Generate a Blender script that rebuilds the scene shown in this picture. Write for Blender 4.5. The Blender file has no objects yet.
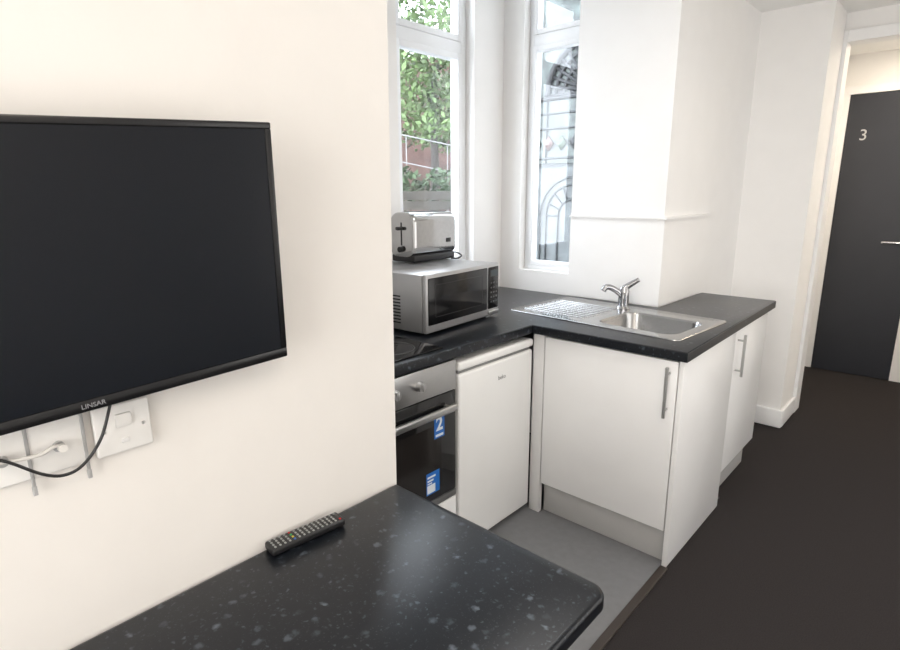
import bpy, bmesh, math, random
from mathutils import Vector, Matrix
random.seed(7)
SC = bpy.context.scene
COL = SC.collection
PI = math.pi

# ------------------------------------------------------------------ materials
def nodes(name):
    m = bpy.data.materials.new(name); m.use_nodes = True
    nt = m.node_tree
    return m, nt, nt.nodes['Principled BSDF']

def pm(name, col, rough=0.5, metal=0.0, var=0.06, scale=8.0, bump=0.0, bscale=200.0, spec=0.5, stretch=None):
    m, nt, b = nodes(name)
    tc = nt.nodes.new('ShaderNodeTexCoord')
    src = tc.outputs['Object']
    if stretch:
        mp = nt.nodes.new('ShaderNodeMapping'); mp.inputs['Scale'].default_value = stretch
        nt.links.new(src, mp.inputs[0]); src = mp.outputs[0]
    n = nt.nodes.new('ShaderNodeTexNoise'); n.inputs['Scale'].default_value = scale; n.inputs['Detail'].default_value = 4
    nt.links.new(src, n.inputs['Vector'])
    r = nt.nodes.new('ShaderNodeValToRGB')
    c0 = [max(0, c * (1 - var)) for c in col]; c1 = [min(1, c * (1 + var)) for c in col]
    r.color_ramp.elements[0].position = .3; r.color_ramp.elements[1].position = .7
    r.color_ramp.elements[0].color = (*c0, 1); r.color_ramp.elements[1].color = (*c1, 1)
    nt.links.new(n.outputs['Fac'], r.inputs[0]); nt.links.new(r.outputs[0], b.inputs['Base Color'])
    b.inputs['Roughness'].default_value = rough; b.inputs['Metallic'].default_value = metal
    b.inputs['Specular IOR Level'].default_value = spec
    if bump:
        n2 = nt.nodes.new('ShaderNodeTexNoise'); n2.inputs['Scale'].default_value = bscale
        nt.links.new(src, n2.inputs['Vector'])
        bp = nt.nodes.new('ShaderNodeBump'); bp.inputs['Strength'].default_value = bump; bp.inputs['Distance'].default_value = .004
        nt.links.new(n2.outputs['Fac'], bp.inputs['Height']); nt.links.new(bp.outputs[0], b.inputs['Normal'])
    return m

def speckled(name, base, fleck, rough, spec):
    m, nt, b = nodes(name)
    L = nt.links.new
    tc = nt.nodes.new('ShaderNodeTexCoord')
    nz = nt.nodes.new('ShaderNodeTexNoise'); nz.inputs['Scale'].default_value = 70
    L(tc.outputs['Object'], nz.inputs['Vector'])
    mx = nt.nodes.new('ShaderNodeVectorMath'); mx.operation = 'SCALE'; mx.inputs['Scale'].default_value = .020
    L(nz.outputs['Color'], mx.inputs[0])
    ad = nt.nodes.new('ShaderNodeVectorMath'); ad.operation = 'ADD'
    L(tc.outputs['Object'], ad.inputs[0]); L(mx.outputs[0], ad.inputs[1])
    total = None
    for sc, th, gate, amt in ((33, .30, .40, .85), (74, .32, .42, .5), (200, .34, .42, .3)):
        v = nt.nodes.new('ShaderNodeTexVoronoi'); v.inputs['Scale'].default_value = sc
        L(ad.outputs[0], v.inputs['Vector'])
        lt = nt.nodes.new('ShaderNodeMapRange'); lt.inputs['From Min'].default_value = th; lt.inputs['From Max'].default_value = th * .35
        L(v.outputs['Distance'], lt.inputs['Value'])
        sp = nt.nodes.new('ShaderNodeSeparateColor'); L(v.outputs['Color'], sp.inputs[0])
        g = nt.nodes.new('ShaderNodeMapRange'); g.inputs['From Min'].default_value = gate; g.inputs['From Max'].default_value = 1.0
        g.inputs['To Max'].default_value = amt
        L(sp.outputs[0], g.inputs['Value'])
        mu = nt.nodes.new('ShaderNodeMath'); mu.operation = 'MULTIPLY'; L(lt.outputs[0], mu.inputs[0]); L(g.outputs[0], mu.inputs[1])
        if total is None: total = mu.outputs[0]
        else:
            a = nt.nodes.new('ShaderNodeMath'); a.operation = 'MAXIMUM'; L(total, a.inputs[0]); L(mu.outputs[0], a.inputs[1]); total = a.outputs[0]
    mix = nt.nodes.new('ShaderNodeMix'); mix.data_type = 'RGBA'
    mix.inputs[6].default_value = (*base, 1); mix.inputs[7].default_value = (*fleck, 1)
    L(total, mix.inputs[0]); L(mix.outputs[2], b.inputs['Base Color'])
    b.inputs['Roughness'].default_value = rough; b.inputs['Specular IOR Level'].default_value = spec
    return m

def glass_mat(name, tint=(1, 1, 1), refl=.05):
    m = bpy.data.materials.new(name); m.use_nodes = True; nt = m.node_tree
    nt.nodes.clear()
    o = nt.nodes.new('ShaderNodeOutputMaterial'); mix = nt.nodes.new('ShaderNodeMixShader')
    t = nt.nodes.new('ShaderNodeBsdfTransparent'); t.inputs[0].default_value = (*tint, 1)
    g = nt.nodes.new('ShaderNodeBsdfGlossy'); g.inputs['Roughness'].default_value = .02
    mix.inputs[0].default_value = refl
    nt.links.new(t.outputs[0], mix.inputs[1]); nt.links.new(g.outputs[0], mix.inputs[2]); nt.links.new(mix.outputs[0], o.inputs[0])
    return m

M = dict(
    wall=pm('wall_paint', (.90, .888, .872), .8, var=.01, bump=.04, bscale=120),
    wall_dim=pm('wall_paint_dimmed', (.80, .774, .740), .8, var=.012, bump=.04, bscale=120),  # wall paint toned darker and warmer to offset overexposed light on the left wall
    ceil=pm('ceiling_paint', (.93, .925, .91), .85, var=.01),
    trim=pm('white_gloss', (.88, .88, .88), .4, var=.01),
    upvc=pm('white_upvc', (.90, .915, .93), .3, var=.01),
    cab=pm('white_cabinet', (.88, .877, .87), .28, var=.01),
    plinth=pm('plinth_white', (.76, .755, .75), .45, var=.02),
    kick=pm('plinth_grey', (.50, .495, .485), .5, var=.02),
    fridge=pm('fridge_white', (.87, .87, .855), .32, var=.01),
    gap=pm('shadow_grey', (.25, .25, .25), .6),  # paints the fridge seam's shade; also plain grey for kick strip and logo
    desk=speckled('speckled_laminate', (.0062, .0078, .0110), (.118, .140, .168), .28, .34),
    vinyl=pm('grey_vinyl', (.190, .191, .199), .55, var=.05, scale=30),
    carpet=pm('charcoal_carpet', (.0375, .0335, .0335), .95, var=.22, scale=260, bump=.4, bscale=500, spec=.05),
    brown=pm('threshold_brown', (.036, .027, .023), .45, var=.1),
    steel=pm('brushed_steel', (.62, .62, .62), .3, 1, var=.05, scale=30, stretch=(2, 2, 60)),
    ovensteel=pm('oven_steel', (.44, .44, .44), .3, 1, var=.05, scale=30, stretch=(2, 2, 60)),
    darksteel=pm('toaster_steel', (.49, .49, .49), .15, 1, var=.05, scale=30, stretch=(60, 2, 2)),
    satin=pm('satin_nickel', (.50, .50, .49), .35, 1, var=.02), strap=pm('strap_grey', (.38, .38, .38), .5),
    sinksteel=pm('sink_steel', (.43, .43, .43), .21, 1, var=.08, scale=40, stretch=(2, 40, 2)),
    silver=pm('silver_paint', (.47, .47, .475), .33, .65, var=.03),
    chrome=pm('chrome', (.8, .8, .8), .1, 1, var=.02),
    tapchrome=pm('tap_chrome', (.42, .42, .43), .11, 1, var=.02),
    black=pm('black_plastic', (.012, .012, .013), .4, var=.1),
    gloss=pm('black_glass', (.006, .006, .007), .07, var=.1),
    cavity=pm('oven_window_glass', (.016, .014, .013), .1, var=.3, scale=12),
    smoke=pm('smoked_door_glass', (.006, .006, .007), .14, var=.1, spec=.4),
    lcd=pm('display_grey', (.05, .065, .07), .3),
    screen=pm('tv_screen', (.0028, .0046, .0082), .24, var=.05, spec=.33),
    bezel=pm('tv_bezel', (.008, .008, .009), .25, var=.05),
    socket=pm('socket_white', (.84, .83, .81), .35, var=.01),
    whitecable=pm('white_cable', (.68, .66, .63), .5),
    door=pm('charcoal_door', (.020, .0225, .030), .42, var=.05),
    letter=pm('pale_lettering', (.5, .5, .5), .4), logo=pm('logo_grey', (.24, .24, .25), .4),
    blue=pm('sticker_blue', (.01, .14, .5), .4),
    stickerw=pm('sticker_white', (.8, .84, .88), .4),
    green=pm('button_green', (.03, .3, .08), .5), red=pm('button_red', (.4, .02, .02), .5),
    yellow=pm('button_yellow', (.5, .4, .05), .5), grey=pm('button_grey', (.26, .27, .26), .5), bblue=pm('button_blue', (.03, .12, .4), .5),
    ring=pm('hob_ring', (.12, .12, .12), .3), key=pm('key_grey', (.05, .05, .05), .4),
    leaf=pm('leaf_green', (.083, .132, .045), .6, var=.85, scale=2), leaf2=pm('hedge_green', (.033, .062, .025), .7, var=.6, scale=4),
    bark=pm('bark', (.05, .042, .037), .9, var=.3), brick=pm('red_brick', (.078, .043, .036), .9, var=.45, scale=3),
    fence=pm('weathered_fence', (.045, .040, .033), .9, var=.35, scale=5), ground=pm('outside_paving', (.15, .155, .15), .9, var=.2),
    rail=pm('rail_paint', (.20, .20, .20), .5),
    facade=pm('grey_facade', (.085, .095, .098), .7, var=.2, scale=4), lead=pm('dark_lead', (.006, .0075, .010), .5),
    leadgrey=pm('dull_lead', (.018, .022, .026), .5),
    paleglass=pm('grey_leaded_glass', (.046, .060, .056), .3, var=.8, scale=14), frosted=pm('frosted_pane', (.072, .083, .086), .4, var=.4, scale=8),
    scroll=pm('faint_tracery', (.036, .043, .047), .6),
    amber=pm('plum_glass', (.075, .030, .024), .3), greenglass=pm('green_glass', (.03, .055, .028), .3),
    glass=glass_mat('window_glass'),
)

# ------------------------------------------------------------------ mesh builder
class MB:
    def __init__(self): self.bm = bmesh.new()
    def box(self, x0, x1, y0, y1, z0, z1, bev=0, seg=2):
        r = bmesh.ops.create_cube(self.bm, size=1)
        vs = r['verts']
        for v in vs:
            v.co = Vector(((x0 + x1) / 2 + v.co.x * (x1 - x0), (y0 + y1) / 2 + v.co.y * (y1 - y0), (z0 + z1) / 2 + v.co.z * (z1 - z0)))
        if bev:
            es = list({e for v in vs for e in v.link_edges})
            bmesh.ops.bevel(self.bm, geom=es, offset=bev, segments=seg, affect='EDGES', profile=.5)
        return self
    def cyl(self, p0, p1, r, r2=None, n=24):
        p0 = Vector(p0); p1 = Vector(p1); d = p1 - p0
        mat = Matrix.Translation((p0 + p1) / 2) @ d.to_track_quat('Z', 'Y').to_matrix().to_4x4()
        bmesh.ops.create_cone(self.bm, cap_ends=True, segments=n, radius1=r, radius2=r if r2 is None else r2, depth=d.length, matrix=mat)
        return self
    def loft(self, loops, cap0=True, cap1=True):
        rings = [[self.bm.verts.new(p) for p in L] for L in loops]
        n = len(rings[0])
        for a, b in zip(rings, rings[1:]):
            for i in range(n):
                self.bm.faces.new((a[i], a[(i + 1) % n], b[(i + 1) % n], b[i]))
        if cap0: self.bm.faces.new(list(reversed(rings[0])))
        if cap1: self.bm.faces.new(rings[-1])
        return self
    def prism(self, poly, z0, z1, top=None):
        return self.loft([[(p[0], p[1], z0) for p in poly], [(p[0], p[1], z1) for p in (top or poly)]])
    def tube(self, pts, r, n=10, smooth=True):
        pts = [Vector(p) for p in pts]
        if smooth and len(pts) > 2:
            q = []
            P = [pts[0]] + pts + [pts[-1]]
            for i in range(1, len(P) - 2):
                for k in range(6):
                    t = k / 6; a, b, c, d = P[i - 1], P[i], P[i + 1], P[i + 2]
                    q.append(.5 * ((2 * b) + (c - a) * t + (2 * a - 5 * b + 4 * c - d) * t * t + (3 * b - a - 3 * c + d) * t ** 3))
            q.append(pts[-1]); pts = q
        rr = r if isinstance(r, (list, tuple)) else [r] * len(pts)
        if len(rr) != len(pts): rr = [rr[0] + (rr[-1] - rr[0]) * i / (len(pts) - 1) for i in range(len(pts))]
        loops = []; up = None
        for i, p in enumerate(pts):
            t = (pts[min(i + 1, len(pts) - 1)] - pts[max(i - 1, 0)]).normalized()
            if up is None:
                up = t.orthogonal().normalized()
            up = (up - t * up.dot(t)).normalized()
            s = t.cross(up)
            loops.append([p + (up * math.cos(2 * PI * k / n) + s * math.sin(2 * PI * k / n)) * rr[i] for k in range(n)])
        return self.loft(loops)
    def slab(self, outer, holes, z0, z1, r=0):
        """flat slab with holes; r rounds the top outer edge"""
        bm = self.bm
        def inset(poly, d):
            n = len(poly); out = []
            for i in range(n):
                a, b, c = Vector(poly[i - 1]), Vector(poly[i]), Vector(poly[(i + 1) % n])
                e1 = (b - a).normalized(); e2 = (c - b).normalized()
                n1 = Vector((-e1.y, e1.x)); n2 = Vector((-e2.y, e2.x))
                m = (n1 + n2); m = m / max(.2, m.dot(n1) if m.length else 1)
                out.append(b + m * d)
            return out
        prof = [(0, z0), (0, z1)] if not r else [(0, z0), (0, z1 - r), (.11 * r, z1 - .55 * r), (.4 * r, z1 - .2 * r), (r, z1)]
        rings = []
        for d, z in prof:
            P = inset(outer, d) if d else [Vector(p) for p in outer]
            rings.append([bm.verts.new((p[0], p[1], z)) for p in P])
        n = len(outer)
        for a, b in zip(rings, rings[1:]):
            for i in range(n): bm.faces.new((a[i], a[(i + 1) % n], b[(i + 1) % n], b[i]))
        hr = []
        for h in holes:
            t = [bm.verts.new((p[0], p[1], z1)) for p in h]; b = [bm.verts.new((p[0], p[1], z0)) for p in h]
            hr.append((t, b))
            for i in range(len(h)):
                j = (i + 1) % len(h); bm.faces.new((b[i], b[j], t[j], t[i]))
        for top in (True, False):
            loops = [rings[-1] if top else rings[0]] + [(t if top else b) for t, b in hr]
            es = []
            for L in loops:
                for i in range(len(L)):
                    e = bm.edges.get((L[i], L[(i + 1) % len(L)])) or bm.edges.new((L[i], L[(i + 1) % len(L)]))
                    es.append(e)
            bmesh.ops.triangle_fill(bm, use_beauty=True, use_dissolve=False, edges=es, normal=(0, 0, 1 if top else -1))
        bmesh.ops.recalc_face_normals(bm, faces=bm.faces[:])
        return self
    def leaves(self, c, rad, n, s):
        for _ in range(n):
            while True:
                p = Vector((random.uniform(-1, 1), random.uniform(-1, 1), random.uniform(-1, 1)))
                if p.length < 1: break
            p = Vector(c) + Vector((p.x * rad[0], p.y * rad[1], p.z * rad[2]))
            a = Vector((random.gauss(0, 1), random.gauss(0, 1), random.gauss(0, 1))).normalized(); b = a.orthogonal().normalized()
            k = s * random.uniform(.45, 1.4)
            vs = [self.bm.verts.new(p + a * k), self.bm.verts.new(p + b * k * .5), self.bm.verts.new(p - a * k), self.bm.verts.new(p - b * k * .5)]
            self.bm.faces.new(vs)
        return self
    def build(self, name, mat, parent=None, label=None, flat=False):
        me = bpy.data.meshes.new(name)
        if not flat:
            for f in self.bm.faces: f.smooth = True
            for e in self.bm.edges:
                if len(e.link_faces) == 2 and e.calc_face_angle(0) > .65: e.smooth = False
        self.bm.to_mesh(me); self.bm.free()
        o = bpy.data.objects.new(name, me); COL.objects.link(o)
        me.materials.append(M[mat] if isinstance(mat, str) else mat)
        if parent: o.parent = parent
        if label: o['label'] = label
        return o

def thing(name, label, cat, loc=(0, 0, 0), rot=(0, 0, 0), group=None):
    o = bpy.data.objects.new(name, None); COL.objects.link(o)
    o.empty_display_size = .05
    o.location = loc; o.rotation_euler = rot; o['label'] = label; o['category'] = cat
    if group: o['group'] = group
    return o
def struct(name, mb, mat, flat=True):
    o = mb.build(name, mat, flat=flat); o['kind'] = 'structure'; return o
def tag(o, label, cat, group=None):
    o['label'] = label; o['category'] = cat
    if group: o['group'] = group
    return o
def text(name, s, size, loc, ex, ey, mat, parent=None, depth=.0008, bold=0):
    cu = bpy.data.curves.new('t', 'FONT'); cu.body = s; cu.size = size; cu.align_x = 'CENTER'; cu.align_y = 'CENTER'; cu.extrude = depth; cu.offset = bold
    t = bpy.data.objects.new('t', cu); COL.objects.link(t)
    dg = bpy.context.evaluated_depsgraph_get(); dg.update()
    me = bpy.data.meshes.new_from_object(t.evaluated_get(dg))
    bpy.data.objects.remove(t); bpy.data.curves.remove(cu)
    ex = Vector(ex); ey = Vector(ey); n = ex.cross(ey)
    for v in me.vertices: v.co = Vector(loc) + ex * v.co.x + ey * v.co.y + n * v.co.z
    me.name = name
    o = bpy.data.objects.new(name, me); COL.objects.link(o)
    me.materials.clear(); me.materials.append(M[mat])
    if parent: o.parent = parent
    return o
def rrect(x0, x1, y0, y1, r, n=6):
    out = []
    for cx, cy, a in ((x1 - r, y0 + r, -PI / 2), (x1 - r, y1 - r, 0), (x0 + r, y1 - r, PI / 2), (x0 + r, y0 + r, PI)):
        for k in range(n + 1):
            t = a + PI / 2 * k / n; out.append((cx + r * math.cos(t), cy + r * math.sin(t)))
    return out

H = 2.5; HB = 2.85
# ------------------------------------------------------------------ the room
struct('floor', MB().box(-1.3, 2.2, -2.7, 4.85, -.12, -.004), 'carpet')
struct('floor_vinyl', MB().box(-1.13, .272, .0, 1.9, -.004, 0), 'vinyl')
struct('trim_1', MB().box(.270, .302, -.9, 1.182, -.004, .006, .003), 'brown')
w = MB(); w.box(-.645, 2.3, -2.7, 4.85, H, H + .12).box(-1.3, -.645, -2.7, 2.1, HB, HB + .1).box(-.66, -.645, -.15, 2.1, H, HB)
struct('ceiling', w, 'ceil')
# old plaster corner, slightly out of plumb
e = .030
w = MB(); w.prism([(-.15, -2.7), (0, -2.7), (0, 0), (-.15, 0)], 0, HB, [(-.15, -2.7), (0, -2.7), (0, e), (-.15, e)])
struct('wall_left', w, 'wall_dim')
struct('wall_alcove', MB().box(-1.28, -.15, -.15, 0, 0, HB), 'wall')
WY0, WY1 = 1.09, 1.66
w = MB()
w.box(-1.28, -1.13, 0, 2.07, 0, 1.05).box(-1.28, -1.13, 0, WY0, 1.05, HB).box(-1.28, -1.13, WY1, 2.07, 1.05, HB).box(-1.28, -1.13, WY0, WY1, 2.75, HB)
struct('wall_window', w, 'wall')
w = MB()
w.box(-1.13, -.645, 1.92, 2.07, 0, 1.03).box(-1.13, -.99, 1.92, 2.07, 1.03, HB).box(-.99, -.645, 1.92, 2.07, 2.75, HB)
struct('wall_back', w, 'wall')
w = MB(); w.prism([(-.645, 1.92), (-.125, 1.92), (-.10, 3.05), (-.6, 3.05), (-.6, 2.07), (-.645, 1.96)], 0, HB)
struct('wall_pillar', w, 'wall')
ZL = 1.348
w = MB(); w.box(-.645, -.120, 1.915, 1.9199, .912, ZL).prism([(-.1245, 1.921), (-.1195, 1.921), (-.107, 2.50), (-.1115, 2.50)], .912, ZL)
w.box(-.645, -.106, 1.901, 1.9199, ZL, ZL + .011).prism([(-.1245, 1.921), (-.106, 1.921), (-.093, 2.50), (-.1115, 2.50)], ZL, ZL + .011)
struct('trim_2', w, 'wall')
w = MB(); w.box(-.1, .27, 3.05, 3.385, 0, H).box(-.1, .248, 3.385, 3.52, 0, H)
struct('wall_far', w, 'wall')
w = MB(); w.box(.249, 1.15, 3.41, 3.5, 2.40, H).box(1.17, 2.2, 3.41, 3.5, 0, H)
struct('wall_doorway', w, 'wall')
w = MB(); w.box(.25, .292, 3.387, 3.52, 0, 2.40, .003).box(.292, 1.17, 3.387, 3.52, 2.335, 2.40, .003)
struct('trim_3', w, 'trim')
struct('wall_right', MB().box(2.2, 2.3, -2.7, 3.5, 0, H), 'wall')
struct('wall_rear', MB().box(0, 2.2, -2.7, -2.55, 0, H), 'wall')
struct('wall_hall', MB().box(-.1, .05, 3.52, 4.72, 0, H), 'wall')
struct('wall_hall_right', MB().box(1.5, 1.6, 3.5, 4.72, 0, H), 'wall')
w = MB(); w.box(-.1, .1, 4.72, 4.85, 0, H).box(.1, .73, 4.72, 4.85, 2.23, H).box(.73, 1.6, 4.72, 4.85, 0, H).box(.1, .73, 4.76, 4.85, 0, 2.23)  # last box is an added block behind the door, stops sky leaking under it
struct('wall_end', w, 'wall')
struct('baseboard_far', MB().box(-.1, .288, 3.030, 3.05, 0, .12, .009, 4), 'trim', False)
struct('baseboard_nib', MB().box(.27, .290, 3.051, 3.386, 0, .12, .009, 4), 'trim', False)
struct('baseboard_hall', MB().box(.78, 1.5, 4.702, 4.72, 0, .12, .004), 'trim')
w = MB(); w.box(.08, .152, 4.655, 4.72, 0, 2.26).box(.692, .78, 4.655, 4.72, 0, 2.26).box(.152, .692, 4.655, 4.72, 2.203, 2.26)
struct('trim_4', w, 'trim')
d = struct('door_1', MB().box(.153, .69, 4.665, 4.705, .0, 2.2, .002), 'door')
text('room_number', '3', .115, (.272, 4.664, 1.895), (1, 0, 0), (0, 0, 1), 'letter', d, .001)
h = MB(); h.cyl((.635, 4.665, 1.09), (.635, 4.655, 1.09), .028).tube([(.635, 4.66, 1.09), (.635, 4.615, 1.09), (.61, 4.605, 1.09), (.50, 4.605, 1.09)], .0115)
h.build('door_handle', 'chrome', d, 'chrome lever handle')

def window(name, axis, a0, a1, z0, z1, plane, zt, inward, fw, k):
    """uPVC window: outer frame, transom, two sashes; panes as children. axis 'y': lies in a plane of constant x"""
    def bx(mb, u0, u1, w0, w1, q0, q1, bev=.004):
        if axis == 'y': mb.box(min(q0, q1), max(q0, q1), u0, u1, w0, w1, bev)
        else: mb.box(u0, u1, min(q0, q1), max(q0, q1), w0, w1, bev)
    f = MB(); p = plane; t = .06 * inward
    for (u0, u1, w0, w1) in ((a0, a0 + fw, z0, z1), (a1 - fw, a1, z0, z1), (a0 + fw, a1 - fw, z0, z0 + fw), (a0 + fw, a1 - fw, z1 - fw, z1), (a0 + fw, a1 - fw, zt - .03, zt + .03)):
        bx(f, u0, u1, w0, w1, p, p + t)
    for (b0, b1) in ((z0 + fw, zt - .03), (zt + .03, z1 - fw)):
        s0, s1 = a0 + fw, a1 - fw
        for (u0, u1, w0, w1) in ((s0, s0 + k, b0, b1), (s1 - k, s1, b0, b1), (s0 + k, s1 - k, b0, b0 + k), (s0 + k, s1 - k, b1 - k, b1)):
            bx(f, u0, u1, w0, w1, p + .01 * inward, p + .066 * inward)
    o = struct(name, f, 'upvc', False)
    for (b0, b1) in ((z0 + fw, zt - .03), (zt + .03, z1 - fw)):
        g = MB(); bx(g, a0 + fw + k * .7, a1 - fw - k * .7, b0 + k * .7, b1 - k * .7, p + .03 * inward, p + .036 * inward, 0)
        g.build('pane', 'glass', o)
    return o
window('window_1', 'y', WY0, WY1, 1.05, 2.75, -1.25, 2.24, 1, .04, .032)
window('window_2', 'x', -.988, -.605, 1.03, 2.75, 2.035, 2.30, -1, .026, .026)
struct('trim_5', MB().box(-1.245, -1.10, WY0 - .02, WY1 + .02, 1.032, 1.05, .004), 'trim')

# ------------------------------------------------------------------ desk
dk = thing('desk', 'black speckled laminate desk fixed along the wall below the television', 'desk', (0, 0, 0))
pl = [(.003, -1.7), (.600, -1.7)]
for k in range(9):
    t = PI / 2 * k / 8; pl.append((.600 - .035 + .035 * math.cos(t), .004 - .035 + .035 * math.sin(t)))
pl.append((.003, .004))
MB().slab(pl, [], .728, .758, .011).build('desktop', 'desk', dk)
for y in (-.18, -1.55):
    l = MB(); l.cyl((.48, y, .0), (.48, y, .728), .028).cyl((.48, y, 0), (.48, y, .012), .045)
    l.build('leg', 'silver', dk)
MB().box(.003, .03, -1.6, -.1, .66, .728).build('wall_batten', 'cab', dk)

# remote
rc = thing('remote_control', 'black television remote control with rows of coloured buttons lying on the desk', 'remote control', (.034, -.286, .758), (0, 0, math.radians(-5.5)))
MB().box(-.021, .021, -.086, .086, .001, .018, .005, 3).build('body', 'black', rc)
for r_ in range(15):
    for c in range(4):
        if c in (1, 2) and r_ == 14: continue
        y = -.077 + r_ * .0109; x = -.0138 + c * .0092
        mat = 'grey'
        if r_ == 14: mat = 'red' if c == 3 else 'grey'
        if r_ == 4: mat = ('red', 'green', 'yellow', 'bblue')[c]
        MB().box(x - .0027, x + .0027, y - .0021, y + .0021, .017, .0196, .0009).build('button', mat, rc)

# ------------------------------------------------------------------ television
tv = thing('television', 'wall mounted flat television with a blank black screen', 'television', (.074, -.664, 1.374), (math.radians(2.9), math.radians(5.2), math.radians(-2.3)))
W2, H2 = .331, .210
b = MB()
b.box(-.02, .002, -W2, W2, H2 - .011, H2, .0025).box(-.02, .002, -W2, W2, -H2, -H2 + .019, .0025)
b.box(-.02, .002, -W2, -W2 + .011, -H2 + .018, H2 - .01, .0025).box(-.02, .002, W2 - .011, W2, -H2 + .018, H2 - .01, .0025)
b.build('bezel', 'bezel', tv)
MB().box(-.018, -.001, -W2 + .009, W2 - .009, -H2 + .017, H2 - .009).build('screen', 'screen', tv)
b = MB(); b.box(-.028, -.018, -W2 + .006, W2 - .006, -H2 + .006, H2 - .006, .004).box(-.042, -.026, -.22, .22, -.08, .13, .007)
b.build('back_shell', 'black', tv)
text('logo', 'LINSAR', .0102, (.0024, .005, -H2 + .0095), (0, 1, 0), (0, 0, 1), 'logo', tv, .0003, .0001)

br = thing('television_bracket', 'slim wall bracket with two hanging release straps behind the television', 'bracket', (0, -.67, 1.3))
MB().box(-.0005, .010, -.2, .2, -.04, .09, .002).build('wall_plate', 'silver', br)
for y in (-.06, .013):
    s = MB(); s.box(.010, .013, y - .0025, y + .0025, -.255, .05, .001).box(.009, .014, y - .003, y + .003, -.260, -.245, .001)
    s.build('strap', 'strap', br)

def plate(label, y0, y1, z0, z1, kind):
    t = thing('wall_socket', label, 'socket', (0, (y0 + y1) / 2, (z0 + z1) / 2))
    a, c = (y1 - y0) / 2, (z1 - z0) / 2
    MB().box(.0002, .011, -a, a, -c, c, .003, 3).build('faceplate', 'socket', t)
    if kind == 'switch':
        MB().box(.01, .017, -.012, .012, .004, .026, .002).build('rocker_switch', 'socket', t)
        MB().box(.0105, .0135, -.006, .006, -.026, -.018, .001).build('fuse_cover', 'plinth', t)
        for y in (-.03, .03): MB().cyl((.0105, y, 0), (.0125, y, 0), .003, n=12).build('screw', 'chrome', t)
    else:
        for y in (-.035, .035):
            k = MB(); k.cyl((.0105, y, .0), (.018, y, .0), .008).cyl((.018, y, 0), (.021, y, 0), .005)
            k.build('aerial_outlet', 'silver', t)
    return t
plate('square white switched socket on the wall below the right end of the television', -.642, -.556, 1.066, 1.15, 'switch')
plate('wide white aerial socket plate with leads plugged in under the television', -.800, -.654, 1.066, 1.15, 'aerial')
c = MB(); c.tube([(.035, -.80, 1.13), (.033, -.764, 1.117), (.03, -.722, 1.079), (.03, -.695, 1.066), (.03, -.668, 1.073), (.03, -.64, 1.105), (.025, -.62, 1.15), (.010, -.60, 1.2)], .0024)
tag(c.build('power_cable', 'black'), 'thin black cable looping down under the television', 'cable')
c = MB(); c.tube([(.03, -.80, 1.125), (.03, -.764, 1.113), (.028, -.72, 1.108), (.026, -.70, 1.114), (.021, -.69, 1.108)], .003)
c.cyl((.0212, -.69, 1.108), (.032, -.69, 1.109), .006)
tag(c.build('aerial_cable', 'whitecable'), 'white aerial lead running to the wide wall plate', 'cable')

# ------------------------------------------------------------------ kitchen worktop with sink cut-out
SX, SY, SA = -.195, 1.575, math.radians(-4)
def sk(p): return (SX + p[0] * math.cos(SA) - p[1] * math.sin(SA), SY + p[0] * math.sin(SA) + p[1] * math.cos(SA))
bowl = rrect(.02, .385, -.19, .13, .06)
wt = thing('worktop', 'black speckled L-shaped kitchen worktop running under the window and sink', 'worktop', (0, 0, 0))
outer = [(-1.128, .003), (-.375, .003), (-.375, 1.167), (.305, 1.167), (.284, 2.50), (-.104, 2.50), (-.117, 1.911), (-1.128, 1.911)]
hole = [sk(p) for p in rrect(.012, .393, -.198, .138, .06)]
MB().slab(outer, [hole], .872, .91, .006).build('laminate_top', 'desk', wt)

sn = thing('sink', 'stainless steel inset sink with ribbed drainer set in the black worktop', 'sink', (SX, SY, .91), (0, 0, SA))
s = MB()
s.slab(rrect(-.435, .435, -.25, .25, .03), [bowl], .0004, .006, .004)
def ring(x0, x1, y0, y1, r, z): return [(p[0], p[1], z) for p in rrect(x0, x1, y0, y1, r)]
s.build('rim', 'sinksteel', sn)
s = MB()
s.loft([ring(.02, .385, -.19, .13, .06, .0062), ring(.024, .381, -.186, .126, .058, -.004), ring(.032, .373, -.178, .118, .056, -.13), ring(.044, .361, -.166, .106, .05, -.148), ring(.07, .335, -.14, .08, .04, -.152)], False, True)
s.build('bowl', 'sinksteel', sn)
for k in range(9):
    y = -.17 + k * .037
    r_ = MB(); r_.tube([(-.40, y, .0042), (-.385, y, .0052), (-.065, y, .0052), (-.045, y, .0042)], .0038, smooth=False, n=12)
    r_.build('drainer_rib', 'sinksteel', sn)
r_ = MB(); r_.cyl((.2, -.03, -.152), (.2, -.03, -.149), .04).cyl((.2, -.03, -.149), (.2, -.03, -.147), .028)
r_.build('waste_drain', 'chrome', sn)

tp = thing('mixer_tap', 'chrome single lever mixer tap standing behind the sink bowl', 'tap', (-.228, 1.748, .9168), (0, 0, 0))
b = MB(); b.cyl((0, 0, 0), (0, 0, .013), .034, .029).cyl((0, 0, .013), (0, 0, .082), .0265, .0255).cyl((0, 0, .082), (0, 0, .106), .0275, .020)
b.build('body', 'tapchrome', tp)
b = MB(); b.tube([(0, 0, .055), (-.022, -.026, .084), (-.045, -.058, .106), (-.060, -.078, .108), (-.068, -.089, .091)], .0145, 12)
b.build('spout', 'tapchrome', tp)
b = MB(); b.tube([(0, 0, .098), (.020, .015, .116), (.058, .034, .145)], [.018, .011], 10)
b.build('lever', 'tapchrome', tp)

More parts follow.
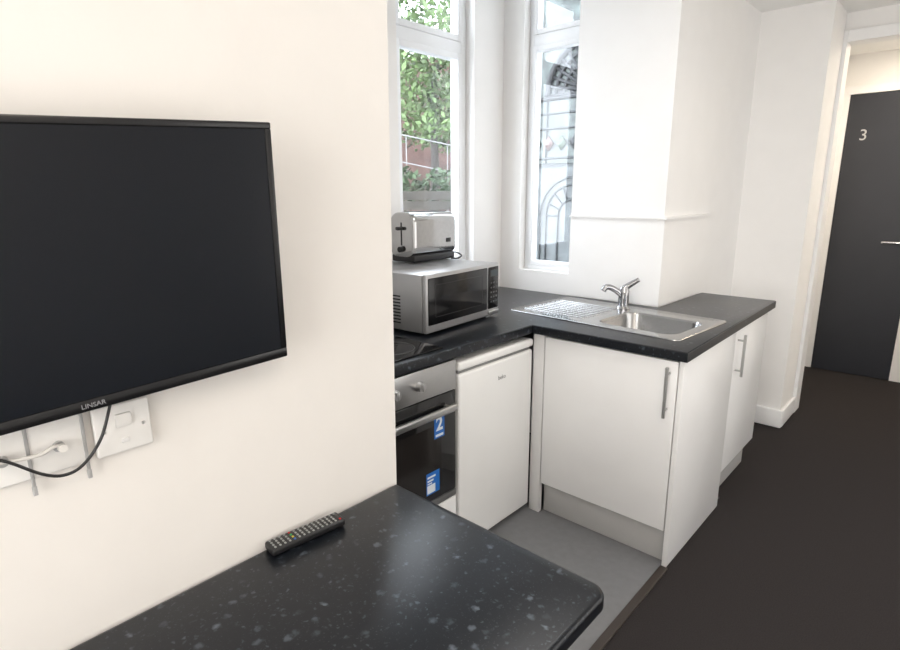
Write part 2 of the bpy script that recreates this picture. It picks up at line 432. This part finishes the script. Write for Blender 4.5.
# ------------------------------------------------------------------ cabinets
def bar_handle(p, out, parent, length=.2):
    """vertical straight bar handle; out = outward unit direction"""
    o = Vector(out); p = Vector(p); h = MB(); u = Vector((0, 0, length / 2))
    for s_ in (-.72, .72): h.cyl(p + u * s_, p + u * s_ + o * .03, .0045, n=12)
    h.cyl(p - u + o * .03, p + u + o * .03, .0065, n=16)
    h.build('handle', 'satin', parent, 'satin straight bar handle')
sc = thing('sink_cabinet', 'white gloss base cabinet under the sink with one door facing the desk', 'cabinet', (0, 1.2, 0))
b = MB(); b.box(-.318, -.302, .008, .605, .15, .870).box(-.301, .268, .008, .605, .15, .166).box(-.301, .268, .59, .605, .166, .870)
b.build('carcass', 'cab', sc)
d = MB().box(-.316, .268, -.014, .006, .155, .862, .002).build('door', 'cab', sc)
bar_handle((.238, -.014, .742), (0, -1, 0), d)
MB().box(-.376, -.321, -.016, .008, 0, .870, .001).build('filler_panel', 'plinth', sc)
MB().box(-.318, .268, .022, .04, 0, .149, .001).build('plinth', 'kick', sc)
MB().box(.272, .291, -.014, .606, 0, .871, .001).build('end_panel', 'cab', sc)
bc = thing('base_cabinet', 'white base cabinet beyond the end panel with its door facing the carpet', 'cabinet', (.0, 2.1, 0))
b = MB(); b.box(-.08, .258, -.285, -.27, .15, .870).box(-.08, .258, .265, .28, .15, .870).box(-.08, .258, -.269, .264, .15, .166)
b.build('carcass', 'cab', bc)
d = MB().box(.260, .279, -.288, .28, .155, .862, .002).build('door', 'cab', bc)
bar_handle((.279, -.215, .74), (1, 0, 0), d)
MB().box(.22, .238, -.28, .28, 0, .149, .001).build('plinth', 'kick', bc)

# fridge
fr = thing('fridge', 'white undercounter fridge between the oven and the sink cabinet', 'fridge', (-.65, .926, 0))
MB().box(-.28, .228, -.248, .249, .02, .812, .004).build('body', 'fridge', fr)
MB().box(.232, .275, -.249, .252, .03, .797, .010, 4).build('door', 'fridge', fr)
MB().box(-.28, .277, -.251, .253, .811, .846, .009, 4).build('top_panel', 'fridge', fr)
MB().box(.22, .232, -.235, .235, .0, .03).build('kick_strip', 'gap', fr)
MB().box(.229, .262, -.24, .243, .7972, .8108).build('seam_shade', 'gap', fr)  # grey strip standing in for the shade of the gap above the door
text('logo', 'beko', .026, (.2755, .025, .722), (0, 1, 0), (0, 0, 1), 'gap', fr, .0003)

# oven on its low base unit
oc = thing('oven_cabinet', 'low white base unit under the built-in oven', 'cabinet', (-.65, .35, 0))
MB().box(-.27, .25, -.33, .312, .12, .2945).build('carcass', 'cab', oc)
MB().box(.252, .270, -.307, .313, .13, .292, .002).build('front_panel', 'cab', oc)
MB().box(.215, .23, -.311, .295, 0, .1198).build('plinth', 'kick', oc)
ov = thing('oven', 'built-in black glass oven with steel control panel beside the fridge', 'oven', (-.65, .345, .295))
MB().box(-.25, .24, -.29, .29, .001, .565).build('body', 'black', ov)
cp = MB().box(.242, .272, -.302, .318, .452, .570, .003).build('control_panel', 'ovensteel', ov)
for y in (-.19, 0, .12):
    k = MB(); k.cyl((.272, y, .512), (.292, y, .512), .019, .017).box(.29, .297, y - .003, y + .003, .498, .526, .001)
    k.build('knob', 'steel', cp)
dr = MB().box(.242, .270, -.302, .318, .03, .448, .004).build('door', 'gloss', ov)
MB().box(.2698, .2703, -.22, .235, .075, .335).build('door_window', 'cavity', dr)
h = MB(); h.box(.287, .305, -.28, .295, .377, .406, .007, 3).box(.27, .29, -.25, -.235, .382, .402).box(.27, .29, .25, .265, .382, .402)
h.build('handle', 'ovensteel', dr)
MB().box(.244, .272, -.302, .318, .002, .028, .002).build('lower_trim', 'ovensteel', ov)
st = MB().box(.2704, .2709, .196, .252, .280, .370).build('guarantee_sticker', 'blue', ov)
text('sticker_number', '2', .075, (.2711, .224, .334), (0, 1, 0), (0, 0, 1), 'stickerw', st, .0002, .002)
MB().box(.2709, .2712, .203, .245, .286, .296).build('sticker_line', 'stickerw', st)
st = MB().box(.2704, .2709, .150, .222, .062, .152).build('energy_label', 'blue', ov)
b = MB(); b.box(.2709, .2712, .156, .2, .130, .138).box(.2709, .2712, .156, .188, .116, .123).box(.2709, .2712, .154, .198, .068, .102).box(.2709, .2712, .156, .18, .106, .111)
b.build('label_print', 'stickerw', st)

# hob
hb = thing('hob', 'black glass electric hob set into the worktop above the oven', 'hob', (-.66, .335, .91))
MB().box(-.255, .255, -.285, .285, .0005, .007, .002).build('glass_plate', 'gloss', hb)
for x, y, r in ((.12, .14, .09), (.12, -.14, .075), (-.12, .14, .075), (-.12, -.14, .09)):
    k = MB()
    k.loft([[(x + (r + dr_) * math.cos(2 * PI * i / 40), y + (r + dr_) * math.sin(2 * PI * i / 40), z) for i in range(40)] for dr_, z in ((0, .0071), (.003, .0071), (.003, .0074), (0, .0074))], False, False)
    k.build('cooking_ring', 'ring', hb)

# ------------------------------------------------------------------ microwave
mw = thing('microwave', 'silver microwave oven with black door window standing in the worktop corner', 'microwave', (-.813, .944, .91), (0, 0, math.radians(4.5)))
X = .225; Yh = .265
MB().box(-X, X - .022, -Yh, Yh, .012, .252, .005).build('case', 'silver', mw)
f = MB().box(X - .021, X, -Yh, Yh, .012, .254, .006, 3).build('front_frame', 'silver', mw)
dr = MB().box(X - .002, X + .004, -Yh + .012, .165, .045, .238, .004).build('door_window', 'smoke', mw)
b = MB()
b.box(X + .004, X + .0046, -Yh + .055, .125, .075, .076).box(X + .004, X + .0046, -Yh + .055, .125, .208, .209).box(X + .004, X + .0046, -Yh + .055, -Yh + .056, .076, .208).box(X + .004, X + .0046, .124, .125, .076, .208)
b.build('window_border', 'key', dr)
cpn = MB().box(X - .002, X + .004, .176, Yh - .008, .045, .238, .004).build('control_panel', 'smoke', mw)
MB().box(X + .004, X + .005, .188, Yh - .018, .195, .225).build('display', 'lcd', cpn)
for r_ in range(5):
    for c_ in range(3):
        MB().box(X + .004, X + .0048, .191 + c_ * .021, .202 + c_ * .021, .074 + r_ * .022, .081 + r_ * .022).build('button', 'ring' if r_ else 'lcd', cpn)
MB().box(X - .001, X + .008, .176, Yh - .008, .02, .038, .003).build('door_button', 'steel', mw)
for r_ in range(9):
    for x0 in (-.03, .035):
        b = MB(); z = .04 + r_ * .014
        b.box(x0, x0 + .05, -Yh - .0008, -Yh + .001, z, z + .006); b.build('vent_slot', 'black', mw)
for x in (-.18, .17):
    for y in (-.22, .22): MB().cyl((x, y, 0), (x, y, .013), .014, n=14).build('foot', 'black', mw)

# ------------------------------------------------------------------ toaster
to = thing('toaster', 'brushed steel two slice toaster with black lever end on top of the microwave', 'toaster', (-.945, 1.068, 1.1645), (0, 0, math.radians(2)))
ZT = .230; ZB = .028
def prof(k, y, zt=ZT):
    return [(p[0], y, p[1]) for p in reversed(rrect(-.080 * k, .080 * k, ZB, ZB + (zt - ZB) * (1 - (1 - k) * .5), .046 * k, 8))]
s = MB(); s.loft([prof(.84, -.152), prof(.90, -.151), prof(.95, -.147), prof(.985, -.140), prof(1, -.129), prof(1, .131), prof(.985, .142), prof(.95, .148), prof(.90, .151), prof(.84, .152)])
s.build('shell', 'darksteel', to)
MB().box(-.004, .004, -.1535, -.150, .08, .185, .001).build('lever_slot', 'black', to)
e_ = MB(); e_.box(-.074, .074, -.145, .145, .003, .036, .008, 3); e_.build('base', 'black', to)
for x in (-.03, .03): MB().box(x - .013, x + .013, -.1, .11, ZT - .0015, ZT + .0012).build('bread_slot', 'black', to)
e_ = MB(); e_.box(-.013, .013, -.180, -.153, .150, .166, .005); e_.build('lever', 'black', to)
MB().cyl((0, -.150, .062), (0, -.168, .062), .013).build('dial', 'black', to)
MB().box(.0796, .0812, .07, .105, .085, .105, .001).build('badge', 'black', to)
e_ = MB(); e_.tube([(.03, .152, .02), (.07, .15, .03), (.115, .145, .018), (.12, .11, .006), (.09, .10, .005), (.085, .12, .005), (.06, .14, .005)], .004)
e_.build('power_cord', 'black', to)

# ------------------------------------------------------------------ outside
struct('ground', MB().box(-14, -1.3, -3, 14, -.5, -.4), 'ground')
tr = thing('tree', 'leafy green tree in the garden outside the window above the microwave', 'tree', (-5.35, 5.65, -.4))
t = MB(); t.tube([(0, 0, 0), (.05, 0, 1.4), (0, .1, 2.4), (-.1, .1, 3.6)], [.10, .04]); t.build('trunk', 'bark', tr)
t = MB()
for c_ in ((0, .1, 3.2), (.5, .5, 3.05), (-.4, .5, 3.1), (.1, -.1, 3.8), (-.1, 0, 4.4), (.6, .9, 3.8), (-.6, -.5, 3.9), (1.0, 1.0, 3.0), (1.1, 1.2, 3.9), (.7, .7, 4.6), (1.4, 1.5, 3.4), (1.6, 1.7, 2.8), (.6, .7, 2.75), (1.9, 2.0, 3.6), (1.8, 1.9, 4.4)): t.leaves(c_, (.75, .75, .6), 760, .055)
t.build('foliage', 'leaf', tr, flat=True)
hd = MB()
for k in range(8): hd.leaves((-4.9 + k * .45, 3.7 + k * .45, 1.53), (.38, .38, .27), 500, .042)
tag(hd.build('hedge', 'leaf2', flat=True), 'clipped green hedge above the garden fence', 'hedge')
fn = thing('garden_fence', 'dull brown garden fence of horizontal boards outside the window', 'fence', (-3.0, 3.9, -.4), (0, 0, math.radians(45)))
b = MB()
for k in range(18): b.box(-2.2, 2.2, -.012, .012, .05 + k * .103, .143 + k * .103)
b.build('board_panel', 'fence', fn)
for x in (-1.5, 0, 1.5): MB().box(x - .05, x + .05, -.06, -.013, 0, 1.9).build('post', 'fence', fn)
hs = thing('house', 'dull brick house beyond the garden with dark windows', 'house', (-8.8, 8.8, -.4), (0, 0, math.radians(45)))
MB().box(-5, 6.5, -1, 1, 0, 4.6).build('wall', 'brick', hs)
for x in (-2.6, 1.4, 3.4): MB().box(x, x + 1, -1.04, -1, 2.4, 3.4).build('window', 'leadgrey', hs)
rl = thing('stair_railing', 'white metal stair railing in front of the brick house', 'railing', (-4.35, 4.95, -.4), (0, 0, math.radians(45)))
b = MB()
b.tube([(-1.2, 0, 2.75), (1.2, 0, 2.25)], .008, smooth=False).tube([(-1.2, 0, 2.40), (1.2, 0, 1.90)], .008, smooth=False); b.build('rail', 'rail', rl)
for k in range(5):
    x = -1.1 + k * .55; MB().cyl((x, 0, 0), (x, 0, 2.74 - (x + 1.2) * .21), .007).build('baluster', 'rail', rl)

fc = thing('neighbouring_porch', 'grey porch wall with an ornate leaded arched window outside', 'porch', (-1.6, 3.4, -.4))
b = MB(); b.box(-.52, .75, .06, .2, 0, 4.2); b.build('wall', 'facade', fc)
MB().box(-.5, .5, .03, .059, 2.12, 3.4).build('leaded_pane', 'paleglass', fc)
MB().box(-.5, .5, .03, .059, 1.2, 2.08).build('frosted_pane', 'frosted', fc)
b = MB(); cx, cz = .20, 2.66
for r_, tk in ((.08, .024), (.16, .013), (.24, .015), (.32, .015), (.40, .028)):
    b.tube([(cx + r_ * math.cos(PI * k / 16), .02, cz + r_ * math.sin(PI * k / 16)) for k in range(17)], tk, 8)
for k in range(17):
    a = PI * k / 16; b.tube([(cx + .08 * math.cos(a), .02, cz + .08 * math.sin(a)), (cx + .40 * math.cos(a), .02, cz + .40 * math.sin(a))], .015, 8, smooth=False)
b.tube([(-.5, .02, cz - .02), (.5, .02, cz - .02)], .018, 8, smooth=False)
b.build('fanlight_tracery', 'lead', fc)
b = MB()
for z in (2.52, 2.40, 2.16): b.tube([(-.5, .02, z), (.5, .02, z)], .009, 8, smooth=False)
for x in (-.34, -.2, .2, .34): b.tube([(x, .02, 2.12), (x, .02, cz)], .006, 8, smooth=False)
b.build('lead_bars', 'leadgrey', fc)
for i in range(6):
    x = -.3 + i * .125
    q = [(x, 2.34), (x - .048, 2.28), (x, 2.22), (x + .048, 2.28)]
    k = MB(); k.loft([[(p[0], .012, p[1]) for p in q], [(p[0], .028, p[1]) for p in q]])
    k.build('diamond_quarry', ('lead', 'amber', 'greenglass')[i % 3], fc)
b = MB()
for r_ in (.32, .26, .14):
    b.tube([(.08 - r_, .02, 1.25), (.08 - r_, .02, 1.62)] + [(.08 - r_ * math.cos(PI * k / 14), .02, 1.68 + r_ * math.sin(PI * k / 14)) for k in range(15)] + [(.08 + r_, .02, 1.62), (.08 + r_, .02, 1.25)], .008, 8)
for k in range(9):
    a = PI * k / 8; b.tube([(.08 + .14 * math.cos(a), .02, 1.68 + .14 * math.sin(a)), (.08 + .26 * math.cos(a), .02, 1.68 + .26 * math.sin(a))], .007, 8, smooth=False)
b.tube([(.08, .02, 1.25), (.08, .02, 1.82)], .007, 8, smooth=False)
b.build('arch_tracery', 'scroll', fc)

# ------------------------------------------------------------------ light
wd = bpy.data.worlds.new('world'); SC.world = wd; wd.use_nodes = True
nt = wd.node_tree; bg = nt.nodes['Background']
sky = nt.nodes.new('ShaderNodeTexSky'); sky.sky_type = 'HOSEK_WILKIE'; sky.turbidity = 6; sky.sun_direction = Vector((-.3, .2, .93)).normalized()
mixc = nt.nodes.new('ShaderNodeMix'); mixc.data_type = 'RGBA'; mixc.inputs[0].default_value = .85
nt.links.new(sky.outputs[0], mixc.inputs[6]); mixc.inputs[7].default_value = (.93, 1, 1.08, 1)
nt.links.new(mixc.outputs[2], bg.inputs[0]); bg.inputs[1].default_value = 9.4
def area(name, loc, rot, sx, sy, e, col):
    l = bpy.data.lights.new(name, 'AREA'); l.shape = 'RECTANGLE'; l.size = sx; l.size_y = sy; l.energy = e; l.color = col
    o = bpy.data.objects.new(name, l); COL.objects.link(o); o.location = loc; o.rotation_euler = rot
    return o
area('ceiling_fill', (1.6, -.8, 2.47), (0, 0, 0), .8, .8, 10.5, (1, .86, .72))  # added overhead fill, warms the television wall; no fixture behind it
area('kitchen_fill', (.5, .9, 2.47), (0, 0, 0), .8, .8, 11, (1, .97, .94))  # added fill, placed so the pillar front is brighter than its side
area('hall_lamp', (.85, 4.1, 2.47), (0, 0, 0), .4, .4, 17, (1, .87, .70))
area('rear_fill', (.95, -2.5, 1.5), (PI / 2, 0, 0), 1.3, 1.5, 45, (1, .975, .945))  # unseen fill before the solid rear wall, lifts cabinet doors and pillar front
area('side_fill', (2.15, 1.8, 1.2), (PI / 2, 0, PI / 2), 1.9, 1.4, 15, (1, .975, .945))  # added fill at the solid right wall, brightens end panel and pillar side

# ------------------------------------------------------------------ camera
yaw, pitch, roll = .7395, .2311, -.0047
F = Vector((-math.sin(yaw) * math.cos(pitch), math.cos(yaw) * math.cos(pitch), -math.sin(pitch)))
R = Vector((math.cos(yaw), math.sin(yaw), 0)); U = R.cross(F)
R2 = math.cos(roll) * R + math.sin(roll) * U; U2 = -math.sin(roll) * R + math.cos(roll) * U
cd = bpy.data.cameras.new('camera'); cam = bpy.data.objects.new('camera', cd); COL.objects.link(cam)
mt = Matrix((R2, U2, -F)).transposed().to_4x4(); mt.translation = Vector((.9993, -.8799, 1.485))
cam.matrix_world = mt
cd.sensor_fit = 'HORIZONTAL'; cd.sensor_width = 36; cd.lens = 565.72 / 900 * 36; cd.clip_start = .02
SC.camera = cam
SC.view_settings.view_transform = 'Standard'
